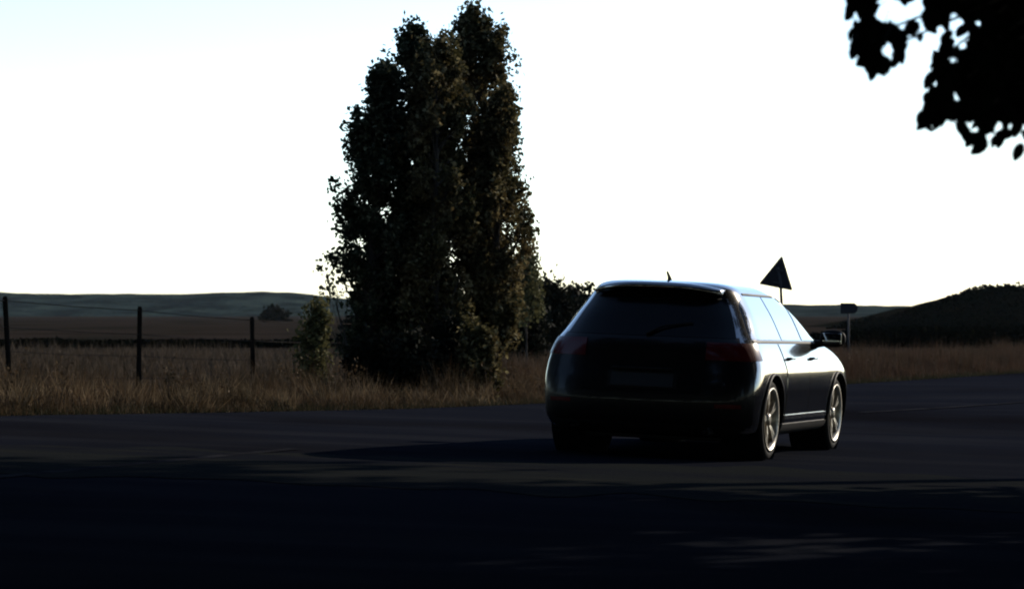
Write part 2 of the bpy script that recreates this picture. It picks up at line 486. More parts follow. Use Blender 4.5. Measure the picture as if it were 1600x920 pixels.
# ------------------------------------------------------------------ grass (stuff)
def strip_points(n, s0, s1, t0, t1, tpow=1.0):
    s = rng.uniform(s0, s1, n); t = t0 + (t1 - t0) * rng.uniform(0, 1, n) ** tpow
    P = np.stack([EA.x + ED.x * s + EN.x * t, EA.y + ED.y * s + EN.y * t, np.zeros(n)], 1)
    P[:, 2] = [gz(a, b) - 0.03 for a, b in P[:, :2]]
    return P, s, t

def tuft(s, t, f, off=0.0):
    return np.array([noise.noise(Vector((a * f, b * f, off))) for a, b in zip(s, t)])

P, s, t = strip_points(52000, -9, 17, 0.02, 3.2, 1.3)
q = tuft(s, t, 1.5)
keep = rng.uniform(-.5, .25, len(s)) < q
P, s, t, q = P[keep], s[keep], t[keep], q[keep]
h = (0.08 + 0.46 * np.clip(q + .35, 0, 1)) * np.clip(t / .9, .3, 1) * rng.uniform(.45, 1.3, len(s))
tag(obj('verge_grass', blades_mesh('verge_grass', P, h, 0.014, .32), M['grass']),
    'tall dry straw-coloured grass on the verge in front of the fence', 'grass', kind='stuff')
P, s, t = strip_points(30000, -9, 34, -0.1, 1.6, 1.2)
tag(obj('green_grass', blades_mesh('green_grass', P, rng.uniform(.04, .13, len(s)), 0.012, .4), M['grass_green']),
    'short green grass along the far edge of the asphalt', 'grass', kind='stuff')
P, s, t = strip_points(52000, 16, 52, 0.3, 4.5, 1.1)
q = tuft(s, t, .9, 4)
h = (0.30 + 0.42 * np.clip(q + .4, 0, 1)) * np.clip(t / 1.2, .25, 1) * rng.uniform(.4, 1.15, len(s))
tag(obj('reddish_grass', blades_mesh('reddish_grass', P, h, 0.017, .16), M['grass_red']),
    'tall rust-brown grass beyond the road at the right', 'grass', kind='stuff')
P, s, t = strip_points(80000, -16, 50, 3.0, 48, 1.5)
q = tuft(s, t, .35, 9)
h = (0.12 + 0.42 * np.clip(q + .35, 0, 1)) * rng.uniform(.5, 1.3, len(s))
tag(obj('field_grass', blades_mesh('field_grass', P, h, 0.03, .3), M['field']),
    'rough brown field grass behind the fence', 'grass', kind='stuff')
# taller weeds with seed heads and side stems scattered through the verge
B, Hh, C = [], [], []
for _ in range(150):
    a, b = rng.uniform(-8, 30), rng.uniform(.4, 3.2)
    hh = rng.uniform(.3, .62)
    x0, y0 = EA.x + ED.x * a + EN.x * b, EA.y + ED.y * a + EN.y * b
    m_ = 7
    q = np.stack([x0 + rng.normal(0, .04, m_), y0 + rng.normal(0, .04, m_), np.full(m_, gz(x0, y0) - .02)], 1)
    B.append(q); Hh.append(hh * rng.uniform(.6, 1.1, m_))
    n_ = int(rng.uniform(12, 40))
    C.append(np.array([x0, y0, gz(x0, y0) + hh * .68]) + rng.normal(size=(n_, 3)) * np.array([.05, .05, hh * .16]))
tag(obj('weed_stems', blades_mesh('weed_stems', np.concatenate(B), np.concatenate(Hh), .014, .16), M['field']),
    'thin dark weed stems standing above the verge grass', 'weeds', kind='stuff')
tag(obj('weed_leaves', leaves_mesh('weed_leaves', np.concatenate(C), .024), M['grass']),
    'small leaves and seed heads of the tall weeds in the verge', 'weeds', kind='stuff')
# arching straw-coloured tussocks in front of the fence
B, Hh = [], []
for _ in range(46):
    s0, t0 = rng.uniform(-7, 14), rng.uniform(.35, 1.9)
    m_ = int(rng.uniform(50, 130)); sp = rng.uniform(.05, .16)
    a, b = s0 + rng.normal(0, sp, m_), t0 + rng.normal(0, sp, m_)
    q = np.stack([EA.x + ED.x * a + EN.x * b, EA.y + ED.y * a + EN.y * b, np.zeros(m_)], 1)
    q[:, 2] = [gz(u, v) - .02 for u, v in q[:, :2]]
    B.append(q); Hh.append(rng.uniform(.18, .42) * rng.uniform(.5, 1.2, m_))
tag(obj('tussock_grass', blades_mesh('tussock_grass', np.concatenate(B), np.concatenate(Hh), .016, .5), M['straw']),
    'pale arching grass tussocks at the foot of the verge', 'grass', kind='stuff')
# grass further along the road, outside the frame to the right, mirrored in the car's flank
P, s, t = strip_points(16000, 52, 150, 0.3, 5, 1.1)
tag(obj('distant_verge_grass', blades_mesh('distant_verge_grass', P, rng.uniform(.3, .7, len(s)), 0.05, .16), M['grass_red']),
    'rust-brown grass continuing along the road out to the right', 'grass', kind='stuff')
P, s, t = strip_points(4200, -9, 34, -.7, .2, 1.0)
P[:, 2] += .036
tag(obj('road_edge_gravel', leaves_mesh('road_edge_gravel', P, .018, elong=1.1), M['post']),
    'loose grit and leaf litter along the far edge of the asphalt', 'gravel', kind='stuff')
# dark ditch scrub line across the field
n = 30000
x = rng.uniform(-30, 40, n); y = 104 + rng.uniform(-3, 3, n)
zc = rng.uniform(0, 1, n) * (0.20 + 0.48 * np.clip((x - 9) / 4, 0, 1) + 0.12 * np.array([noise.noise(Vector((a * .5, 0, 0))) for a in x]))
tag(obj('ditch_scrub', leaves_mesh('ditch_scrub', np.stack([x, y, zc], 1), .13), M['mound']),
    'low dark scrub along a ditch across the field', 'scrub', kind='stuff')

# ------------------------------------------------------------------ wire fence
f0 = Vector(base_at(14, 35.0))
FS = 2.76
fence = empty('wire_fence', f0, 'wire fence on weathered wooden posts between the verge and the field', 'fence')
tops = {0: 1.24, 1: 1.19, 2: 1.10, 3: 1.06, 4: 1.05, -1: 1.24}
posts = []
for i in range(-2, 5):
    p = ED * (FS * i)
    ztop = tops.get(i, 1.2)
    gx, gy = f0.x + p.x, f0.y + p.y
    b = Vector((p.x, p.y, gz(gx, gy) - f0.z - .1))
    tp = Vector((p.x + (-.05 if i == 0 else random.gauss(0, .015)), p.y, gz(gx, gy) - f0.z + ztop))
    bm = bmesh.new()
    add_tube(bm, [b, b.lerp(tp, .4) + Vector((random.gauss(0, .008), 0, 0)), b.lerp(tp, .97), tp], [.036, .033, .031, .022], 9)
    obj('fence_post', bm, M['post'], fence, True)
    posts.append((b, tp))
for zf in (.96, .72, .50, .28):
    bm = bmesh.new()
    pts = []
    for k, (b, tp) in enumerate(posts):
        p = b.lerp(tp, zf)
        p.y -= .036
        if pts: pts.append(pts[-1].lerp(p, .5) - Vector((0, 0, .012)))
        pts.append(p)
    add_tube(bm, pts, .004 if zf < .9 else .005, 5)
    obj('fence_wire', bm, M['wire'], fence)

# ------------------------------------------------------------------ road signs seen from behind
def tri_sign():
    y = 58.0
    k = F / y
    bx, by, bz = base_at(1222, y)
    root = empty('warning_sign', (bx, by, bz), 'triangular road sign seen from behind, tilted on its pole above the car', 'road sign')
    c = at(1215, 434, y - .05) - Vector((bx, by, bz))
    s = 0.70
    rot = Matrix.Rotation(R(11), 3, 'Y')
    def outline(sc):
        out = []
        cs = [Vector((0, 0, s * .66)), Vector((s * .5, 0, -s * .28)), Vector((-s * .5, 0, -s * .28))]
        for i, cpt in enumerate(cs):
            a = (cs[i - 1] - cpt).normalized(); b2 = (cs[(i + 1) % 3] - cpt).normalized()
            r = .05
            for u in (0, .25, .5, .75, 1):
                out.append((cpt + a * r * (1 - u) ** 2 + b2 * r * u ** 2) * sc)
        return out
    bm = bmesh.new()
    o1 = [rot @ v + c for v in outline(1.0)]
    A = [bm.verts.new(v + Vector((0, -.012, 0))) for v in o1]
    B = [bm.verts.new(v + Vector((0, .012, 0))) for v in o1]
    I = [bm.verts.new(rot @ v + c + Vector((0, -.012, 0))) for v in outline(.90)]
    J = [bm.verts.new(rot @ v + c + Vector((0, .000, 0))) for v in outline(.88)]
    n_ = len(A)
    for i in range(n_):
        j = (i + 1) % n_
        bm.faces.new((A[i], A[j], I[j], I[i])); bm.faces.new((I[i], I[j], J[j], J[i])); bm.faces.new((A[j], A[i], B[i], B[j]))
    bm.faces.new(J); bm.faces.new(B[::-1])
    obj('sign_plate', bm, M['sign_back'], root)
    bm = bmesh.new()
    add_tube(bm, [(0, .02, -.1), (0.0, 0, c.z * .6), (c.x + .06, -.045, c.z - .10), (c.x, -.045, c.z + .22)], .03, 10)
    obj('pole', bm, M['sign_pole'], root, True)
    for dz in (-.1, .16):
        bm = bmesh.new()
        add_box(bm, c + rot @ Vector((0.01, -.03, dz)), (.16, .03, .03), rot, .004)
        obj('clamp', bm, M['sign_pole'], root)
tri_sign()

def rect_sign():
    y = 64.0
    b = Vector(base_at(1326, y))
    root = empty('small_road_sign', b, 'small oblong road sign with a rounded right end on a thin pole', 'road sign')
    c = at(1326.5, 481.5, y) - b
    w, hh = .38, .235
    bm = bmesh.new()
    out = [Vector((-w / 2, 0, -hh / 2)), Vector((w / 2 - .09, 0, -hh / 2))]
    for k in range(7):
        a = -math.pi / 2 + math.pi * k / 6
        out.append(Vector((w / 2 - .09 + .09 * math.cos(a), 0, hh / 2 * math.sin(a))))
    out += [Vector((w / 2 - .09, 0, hh / 2)), Vector((-w / 2, 0, hh / 2))]
    seen = []
    for v in out:
        if not seen or (v - seen[-1]).length > 1e-4: seen.append(v)
    A = [bm.verts.new(v + c + Vector((0, -.01, 0))) for v in seen]
    B = [bm.verts.new(v + c + Vector((0, .01, 0))) for v in seen]
    for i in range(len(A)):
        j = (i + 1) % len(A)
        bm.faces.new((A[i], A[j], B[j], B[i]))
    bm.faces.new(A[::-1]); bm.faces.new(B)
    obj('sign_plate', bm, M['sign_back'], root)
    bm = bmesh.new()
    add_tube(bm, [(0, 0.03, -.1), (0, .03, c.z + .08)], .024, 10)
    obj('pole', bm, M['sign_pole'], root, True)
rect_sign()

# ------------------------------------------------------------------ car
# profile knots: z, rear y, front y, half width, rear corner length, front corner length
K = np.array([
    (0.19, .20, 4.22, .80, .42, .55), (0.24, .08, 4.32, .865, .42, .60), (0.34, .02, 4.38, .895, .42, .62), (0.48, .00, 4.41, .905, .42, .64),
    (0.62, .02, 4.40, .915, .42, .66), (0.74, .05, 4.35, .908, .42, .70), (0.84, .07, 4.24, .888, .42, .80), (0.91, .08, 4.05, .868, .44, .85),
    (0.96, .09, 3.75, .850, .46, .80), (1.00, .11, 3.40, .832, .48, .70), (1.04, .14, 3.18, .812, .50, .62), (1.12, .20, 3.02, .775, .52, .60),
    (1.22, .27, 2.82, .725, .52, .58), (1.32, .34, 2.58, .665, .50, .56), (1.39, .37, 2.36, .620, .46, .54), (1.44, .38, 2.14, .575, .42, .52),
    (1.475, .44, 1.98, .50, .38, .5), (1.495, .62, 1.80, .36, .32, .45), (1.503, .86, 1.60, .18, .2, .3)])
tk = np.arange(len(K), dtype=float)
def pchip(t):
    t = min(max(t, 0), len(K) - 1.0001)
    i = int(t); u = t - i
    def slope(j):
        if j <= 0 or j >= len(K) - 1: return (K[min(j + 1, len(K) - 1)] - K[max(j - 1, 0)]) * (1.0)
        a, b = K[j] - K[j - 1], K[j + 1] - K[j]
        with np.errstate(divide='ignore', invalid='ignore'):
            m = np.where(a * b > 0, 2 * a * b / (a + b), 0)
        return m
    p0, p1, m0, m1 = K[i], K[i + 1], slope(i), slope(i + 1)
    return (2*u**3-3*u**2+1)*p0 + (u**3-2*u**2+u)*m0 + (-2*u**3+3*u**2)*p1 + (u**3-u**2)*m1
TT = np.linspace(0, len(K) - 1.001, 400)
PR = np.array([pchip(t) for t in TT])
def prof(z):
    return [np.interp(z, PR[:, 0], PR[:, k]) for k in range(1, 6)]
NE = 2.7
def halfwidth(z, y):
    yr, yf, w, lr, lf = prof(z)
    if y < yr + lr: return w * max(0, 1 - abs((yr + lr - y) / lr) ** NE) ** (1 / NE)
    if y > yf - lf: return w * max(0, 1 - abs((y - yf + lf) / lf) ** NE) ** (1 / NE)
    return w
def rear_y(z, x):
    yr, yf, w, lr, lf = prof(z)
    return yr + lr - lr * max(0, 1 - abs(x / w) ** NE) ** (1 / NE)
def front_y(z, x):
    yr, yf, w, lr, lf = prof(z)
    return yf - lf + lf * max(0, 1 - abs(x / w) ** NE) ** (1 / NE)

def ring(p):
    z, yr, yf, w, lr, lf = p
    half = []
    nq, ns = 14, 16
    for k in range(nq):
        a = math.pi / 2 * k / nq
        half.append((w * math.sin(a) ** (2 / NE), yr + lr - lr * math.cos(a) ** (2 / NE)))
    for k in range(ns + 1):
        half.append((w, yr + lr + (yf - lf - yr - lr) * k / ns))
    for k in range(1, nq + 1):
        a = math.pi / 2 * k / nq
        half.append((w * math.cos(a) ** (2 / NE) if k < nq else 0.0, yf - lf + lf * math.sin(a) ** (2 / NE)))
    full = half + [(-x, y) for x, y in half[-2:0:-1]]
    return [(x, y, z) for x, y in full]

TILT = 0.040
def make_car():
    HEAD = R(17.8)
    Yc, = (24.8,)
    xc = (1038 - 800) / F * Yc
    root = empty('parked_car' if False else 'car', (xc, Yc, gz(xc, Yc) + .014), 'black five-door hatchback driving away on the road, seen from its right rear', 'car')
    # local frame: x right, y forward (origin under rear axle), z up
    root.scale = (1.035, 1.03, 1.0)
    AX, WB, TR = 0.84, 2.66, 0.782
    fwd = Vector((math.sin(HEAD), math.cos(HEAD), 0)); rgt = Vector((math.cos(HEAD), -math.sin(HEAD), 0))
    fwd.z = gz(xc + fwd.x, Yc + fwd.y) - gz(xc, Yc); rgt.z = gz(xc + rgt.x, Yc + rgt.y) - gz(xc, Yc)
    fwd.normalize(); up = rgt.cross(fwd).normalized(); rgt = fwd.cross(up).normalized()
    root.rotation_euler = Matrix((rgt, fwd, up)).transposed().to_euler()
    off = Vector((0, -AX, 0))
    def part(name, me, m, smooth=True, parent=None):
        o = obj(name, me, M[m], parent or root, smooth)
        return o
    # body shell
    t_levels = np.linspace(0, len(K) - 1.001, 62)
    P = np.array([ring(pchip(t)) for t in t_levels])
    P[:, :, 1] -= AX
    me = grid_mesh('body', P, True)
    bm = bmesh.new(); bm.from_mesh(me)
    bm.verts.ensure_lookup_table()
    c = P.shape[1]
    bm.faces.new([bm.verts[i] for i in range(c)][::-1])
    bm.faces.new([bm.verts[(P.shape[0] - 1) * c + i] for i in range(c)])
    bmesh.ops.recalc_face_normals(bm, faces=bm.faces)
    body = part('body', bm, 'car')
    # wheel arches cut out of the shell
    cb = bmesh.new()
    for sy in (0, WB):
        for sx in (-1, 1):
            r_ = bmesh.ops.create_cone(cb, cap_ends=True, segments=48, radius1=.385, radius2=.385, depth=.50,
                                       matrix=Matrix.Translation((sx * .86, sy, .335)) @ Matrix.Rotation(R(90), 4, 'Y'))
    cut = obj('cutter', cb, None, root)
    md = body.modifiers.new('arches', 'BOOLEAN'); md.operation = 'DIFFERENCE'; md.object = cut; md.solver = 'EXACT'
    dg = bpy.context.evaluated_depsgraph_get(); dg.update()
    nm = bpy.data.meshes.new_from_object(body.evaluated_get(dg))
    body.modifiers.clear(); old = body.data; body.data = nm; nm.name = 'body'
    if not nm.materials: nm.materials.append(M['car'])
    bpy.data.objects.remove(cut)
    if 'arches' in body.modifiers: body.modifiers.remove(body.modifiers['arches'])
    # keep only smooth shading below a sharp angle
    bm = bmesh.new(); bm.from_mesh(nm)
    for e in bm.edges:
        if len(e.link_faces) == 2 and e.calc_face_angle(0) > R(40): e.smooth = False
    for f in bm.faces:
        f.smooth = True
        f.material_index = 0
        c_ = f.calc_center_median()
        if c_.y < .30 - AX and (f.normal.y < -.5) and c_.z < 1.44: f.material_index = 1      # rear faces take the darker paint that imitates shade
    bm.to_mesh(nm); bm.free()
    while len(nm.materials) > 1: nm.materials.pop()
    nm.materials.append(M['rear_skin'])

    def side_patch(name, z0, z1, ya, yb, offs, m, side, nz=10, ny=16, thick=.004, parent=None):
        """panel lying on the side of the shell; ya/yb functions of z"""
        P = np.zeros((nz + 1, ny + 1, 3))
        for i in range(nz + 1):
            z = z0 + (z1 - z0) * i / nz
            for j in range(ny + 1):
                y = ya(z) + (yb(z) - ya(z)) * j / ny
                P[i, j] = (side * (halfwidth(z, y) + offs), y - AX, z)
        me = grid_mesh(name, P if side > 0 else P[:, ::-1])
        o = part(name, me, m, parent=parent)
        md = o.modifiers.new('solid', 'SOLIDIFY'); md.thickness = thick + offs; md.offset = -1
        es = o.modifiers.new('edges', 'EDGE_SPLIT'); es.split_angle = R(40)
        return o
    def rear_patch(name, z0, z1, xa, xb, offs, m, nz=10, nx=20, thick=.004, parent=None):
        P = np.zeros((nz + 1, nx + 1, 3))
        for i in range(nz + 1):
            z = z0 + (z1 - z0) * i / nz
            for j in range(nx + 1):
                x = xa(z) + (xb(z) - xa(z)) * j / nx
                P[i, j] = (x, rear_y(z, x) - AX - offs, z)
        o = part(name, grid_mesh(name, P), m, parent=parent)
        md = o.modifiers.new('solid', 'SOLIDIFY'); md.thickness = thick + offs; md.offset = -1
        es = o.modifiers.new('edges', 'EDGE_SPLIT'); es.split_angle = R(40)
        return o
    W = lambda z: prof(z)[2]
    # glass
    rear_patch('rear_window', 1.02, 1.375, lambda z: -W(z) * .86, lambda z: W(z) * .86, .004, 'rear_glass', nx=28)
    apil = lambda z: prof(z)[1] - .30 - (1.4 - z) * .15
    for s in (1, -1):
        side_patch('side_window', 1.02, 1.385, lambda z: .42 + (z - 1.02) * .62 if z < 1.3 else .594 + (z - 1.3) * 1.4, lambda z: 1.40, .005, 'glass', s)
        side_patch('side_window', 1.02, 1.385, lambda z: 1.44, lambda z: 2.19, .005, 'glass', s)
        side_patch('side_window', 1.02, 1.385, lambda z: 2.25, lambda z: apil(z) if z > 1.05 else apil(1.05), .005, 'glass', s)
        side_patch('window_trim', 1.392, 1.408, lambda z: .80, lambda z: 1.95, .007, 'plastic', s, 2, 24)
        side_patch('belt_trim', .992, 1.012, lambda z: .42, lambda z: 2.75, .007, 'plastic', s, 2, 24)
        rd = side_patch('door', .30, .985, lambda z: 1.34 if z < .75 else 1.34 - (z - .75) * .5, lambda z: 2.21, .005, 'door', s, 16, 18)
        fd = side_patch('door', .30, .985, lambda z: 2.225, lambda z: 3.02, .005, 'door', s, 16, 18)
        for d_, yh in ((rd, 1.50), (fd, 2.42)):
            bm = bmesh.new()
            x0 = halfwidth(.86, yh)
            add_tube(bm, [(s * x0, yh - AX - .085, .86), (s * (x0 + .03), yh - AX - .06, .862), (s * (x0 + .033), yh - AX + .06, .862), (s * x0, yh - AX + .085, .86)], .012, 8)
            part('handle', bm, 'car', parent=d_)
        # bright sill moulding
        side_patch('sill_moulding', .335, .372, lambda z: 1.30, lambda z: 2.98, .018, 'chrome', s, 3, 24)
        side_patch('sill', .21, .29, lambda z: 1.26, lambda z: 3.08, .012, 'plastic', s, 3, 24)
        # tail lamp wraps the rear corner: back piece and flank piece
        tl = rear_patch('tail_light', .835, .985, lambda z: s * .50 if s > 0 else -W(z) * .975, lambda z: W(z) * .975 if s > 0 else -.50, .012, 'red', 8, 16)
        side_patch('side_lens', .845, .98, lambda z: .16, lambda z: .44 - (z - .9) * .3, .008, 'red', s, 6, 8, parent=tl)
        # lower corner reflector
        rear_patch('reflector', .44, .475, lambda z: s * .60 if s > 0 else -.80, lambda z: .80 if s > 0 else -.60, .008, 'red', 2, 8)
        # exhaust tip
        bm = bmesh.new()
        add_tube(bm, [(s * .55, .18 - AX, .245), (s * .55, -.03 - AX, .245)], .034, 16, False)
        add_tube(bm, [(s * .55, .18 - AX, .245), (s * .55, -.02 - AX, .245)], .028, 16, True)
        part('exhaust_tip', bm, 'plastic')
    # windscreen
    P = np.zeros((9, 21, 3))
    for i in range(9):
        z = 1.06 + (1.40 - 1.06) * i / 8
        for j in range(21):
            x = -W(z) * .9 + W(z) * 1.8 * j / 20
            P[i, j] = (x, front_y(z, x) - AX + .006, z)
    part('windscreen', grid_mesh('windscreen', P[:, ::-1]), 'glass')
    # tailgate, number plate, bumpers
    tg = rear_patch('tailgate', .56, .99, lambda z: -.49, lambda z: .49, .003, 'rear_skin', 12, 22)
    pl = rear_patch('number_plate', .60, .71, lambda z: -.26, lambda z: .26, .012, 'plate', 2, 8, parent=tg)
    rear_patch('plate_recess', .585, .725, lambda z: -.29, lambda z: .29, .007, 'plastic', 2, 8, parent=tg)
    bm = bmesh.new(); add_box(bm, (0, rear_y(.745, 0) - AX - .02, .745), (.5, .03, .022), None, .006)
    part('handle', bm, 'plastic', parent=tg)
    rear_patch('bumper', .30, .545, lambda z: -W(z) * .97, lambda z: W(z) * .97, .005, 'bumper', 10, 30)
    rear_patch('lower_bumper', .205, .29, lambda z: -W(z) * .9, lambda z: W(z) * .9, .010, 'plastic', 4, 30)
    # roof spoiler
    P = np.zeros((4, 25, 3))
    for i, (dy, dz) in enumerate(((.10, .012), (-.02, .006), (-.10, -.012), (-.06, -.032))):
        for j in range(25):
            x = -.53 + 1.06 * j / 24
            z = 1.452 - .05 * (abs(x) / .53) ** 3
            P[i, j] = (x, rear_y(1.42, x) - AX + dy, z + dz)
    sp = part('roof_spoiler', grid_mesh('roof_spoiler', P), 'car')
    md = sp.modifiers.new('solid', 'SOLIDIFY'); md.thickness = .018
    bm = bmesh.new(); add_box(bm, (0, rear_y(1.42, 0) - AX - .09, 1.428), (.26, .015, .014), None, .003)
    part('brake_light', bm, 'red', parent=sp)
    # rear wiper
    bm = bmesh.new()
    add_tube(bm, [(0, rear_y(1.03, 0) - AX - .02, 1.03), (.12, rear_y(1.1, .12) - AX - .03, 1.10), (.36, rear_y(1.14, .36) - AX - .02, 1.14)], [.014, .009, .006], 6)
    part('rear_wiper', bm, 'plastic')
    # antenna on the roof
    bm = bmesh.new()
    add_tube(bm, [(0.0, .80 - AX, 1.49), (0.0, .76 - AX, 1.53), (0.0, .70 - AX, 1.565)], [.022, .013, .009], 8)
    part('antenna', bm, 'plastic')
    # mirrors
    for s in (1, -1):
        bm = bmesh.new()
        bmesh.ops.create_uvsphere(bm, u_segments=20, v_segments=12, radius=1)
        for v in bm.verts:
            x_, y_, z_ = v.co
            if y_ < 0: y_ *= .25
            sx = math.copysign(abs(x_) ** .75, x_); sz = math.copysign(abs(z_) ** .8, z_)
            v.co = (s * .985 + sx * .115, 2.80 - AX + y_ * .11, 1.045 + sz * .078)
        mr = part('mirror', bm, 'plastic')
        bm = bmesh.new()
        add_tube(bm, [(s * .80, 2.82 - AX, .985), (s * .92, 2.82 - AX, 1.0)], [.04, .03], 8)
        part('mirror_arm', bm, 'plastic', parent=mr)
        bm = bmesh.new(); add_box(bm, (s * .985, 2.773 - AX, 1.045), (.17, .006, .10), None, .002)
        part('mirror_glass', bm, 'glass', False, parent=mr)
    # head lamps and front bumper grille (seen only from a step to the side)
    for s in (1, -1):
        P = np.zeros((5, 9, 3))
        for i in range(5):
            z = .66 + .15 * i / 4
            for j in range(9):
                x = s * (.46 + .38 * j / 8)
                P[i, j] = (x, front_y(z, x) - AX + .008, z)
        part('headlight', grid_mesh('headlight', P), 'glass')
    # wheels
    def lathe(bm, prof_, seg=44):
        rings = []
        for (x, r) in prof_:
            rings.append([bm.verts.new((x, r * math.cos(2 * math.pi * k / seg), r * math.sin(2 * math.pi * k / seg))) for k in range(seg)])
        for i in range(len(rings) - 1):
            for k in range(seg):
                bm.faces.new((rings[i][k], rings[i][(k + 1) % seg], rings[i + 1][(k + 1) % seg], rings[i + 1][k]))
    wr = .343
    bm = bmesh.new()
    lathe(bm, [(-.10, .262), (-.112, .28), (-.112, .305), (-.098, .330), (-.07, wr), (0, wr), (.07, wr), (.098, .330), (.112, .308), (.112, .285), (.10, .262)])
    bmesh.ops.recalc_face_normals(bm, faces=bm.faces)
    tyre_me = bpy.data.meshes.new('tyre'); bm.to_mesh(tyre_me); bm.free()
    bm = bmesh.new()
    lathe(bm, [(-.10, .262), (-.09, .25), (.05, .235), (.092, .250), (.112, .270), (.120, .272), (.118, .256), (.095, .238), (.045, .225), (-.09, .23)])
    bmesh.ops.recalc_face_normals(bm, faces=bm.faces)
    rim_me = bpy.data.meshes.new('rim'); bm.to_mesh(rim_me); bm.free()
    bm = bmesh.new()
    for k in range(5):
        a0 = 2 * math.pi * k / 5
        for da in (-.16, .16):
            m3 = Matrix.Rotation(a0 + da * .9, 3, 'X')
            n0 = len(bm.verts)
            vs_ = []
            for (r_, wd, xo) in ((.045, .026, .085), (.13, .020, .098), (.256, .034, .100)):
                for (yy, xx) in ((-wd / 2, 0), (wd / 2, 0), (wd / 2, -.03), (-wd / 2, -.03)):
                    vs_.append(bm.verts.new(m3 @ Vector((xo + xx, yy + (da * .05), r_))))
            for q in range(2):
                for e_ in range(4):
                    bm.faces.new((vs_[q * 4 + e_], vs_[q * 4 + (e_ + 1) % 4], vs_[q * 4 + 4 + (e_ + 1) % 4], vs_[q * 4 + 4 + e_]))
    bmesh.ops.recalc_face_normals(bm, faces=bm.faces)
    spoke_me = bpy.data.meshes.new('spokes'); bm.to_mesh(spoke_me); bm.free()
    bm = bmesh.new(); lathe(bm, [(.07, .055), (.10, .05), (.106, .03), (.106, .001)], 20)
    hub_me = bpy.data.meshes.new('hub_cap'); bm.to_mesh(hub_me); bm.free()
    bm = bmesh.new(); lathe(bm, [(-.06, .001), (.0, .02), (.0, .15), (-.01, .15)], 28)
    disc_me = bpy.data.meshes.new('brake_disc'); bm.to_mesh(disc_me); bm.free()
    for me_, m_ in ((tyre_me, 'tyre'), (rim_me, 'alloy'), (spoke_me, 'alloy'), (hub_me, 'alloy'), (disc_me, 'plastic')):
        me_.materials.append(M[m_])
        if me_ is not spoke_me: me_.polygons.foreach_set('use_smooth', [True] * len(me_.polygons))
    for sy in (0, WB):
        for s in (1, -1):
            w_ = empty('wheel', (s * TR, sy, wr)); w_.parent = root
            w_.rotation_euler = (random.uniform(0, 6), 0, 0) if s > 0 else (random.uniform(0, 6), 0, math.pi)
            for me_ in (tyre_me, rim_me, spoke_me, hub_me, disc_me):
                obj(me_.name.split('.')[0], me_, None, w_)
            # arch liner lip
            bm = bmesh.new()
            pts = []
            for k in range(25):
                a = math.pi * (-.08 + 1.16 * k / 24)
                z = .335 + .392 * math.sin(a)
                y = sy + .392 * math.cos(a)
                pts.append((s * (halfwidth(max(z, .2), y + AX) + .004), y, z))
            add_tube(bm, pts, .015, 6)
            part('wheel_arch', bm, 'plastic')
            bm = bmesh.new()   # dark inner liner
            lathe(bm, [(-.24, .10), (-.24, .37), (.10, .383)], 32)
            o = part('arch_liner', bm, 'plastic')
            o.location = (s * .78, sy, .335)
            if s < 0: o.rotation_euler = (0, 0, math.pi)
    # underbody
    bm = bmesh.new(); add_box(bm, (0, 1.35, .20), (1.15, 3.6, .10), None, .02)
    part('underbody', bm, 'plastic', False)
    return root
make_car()

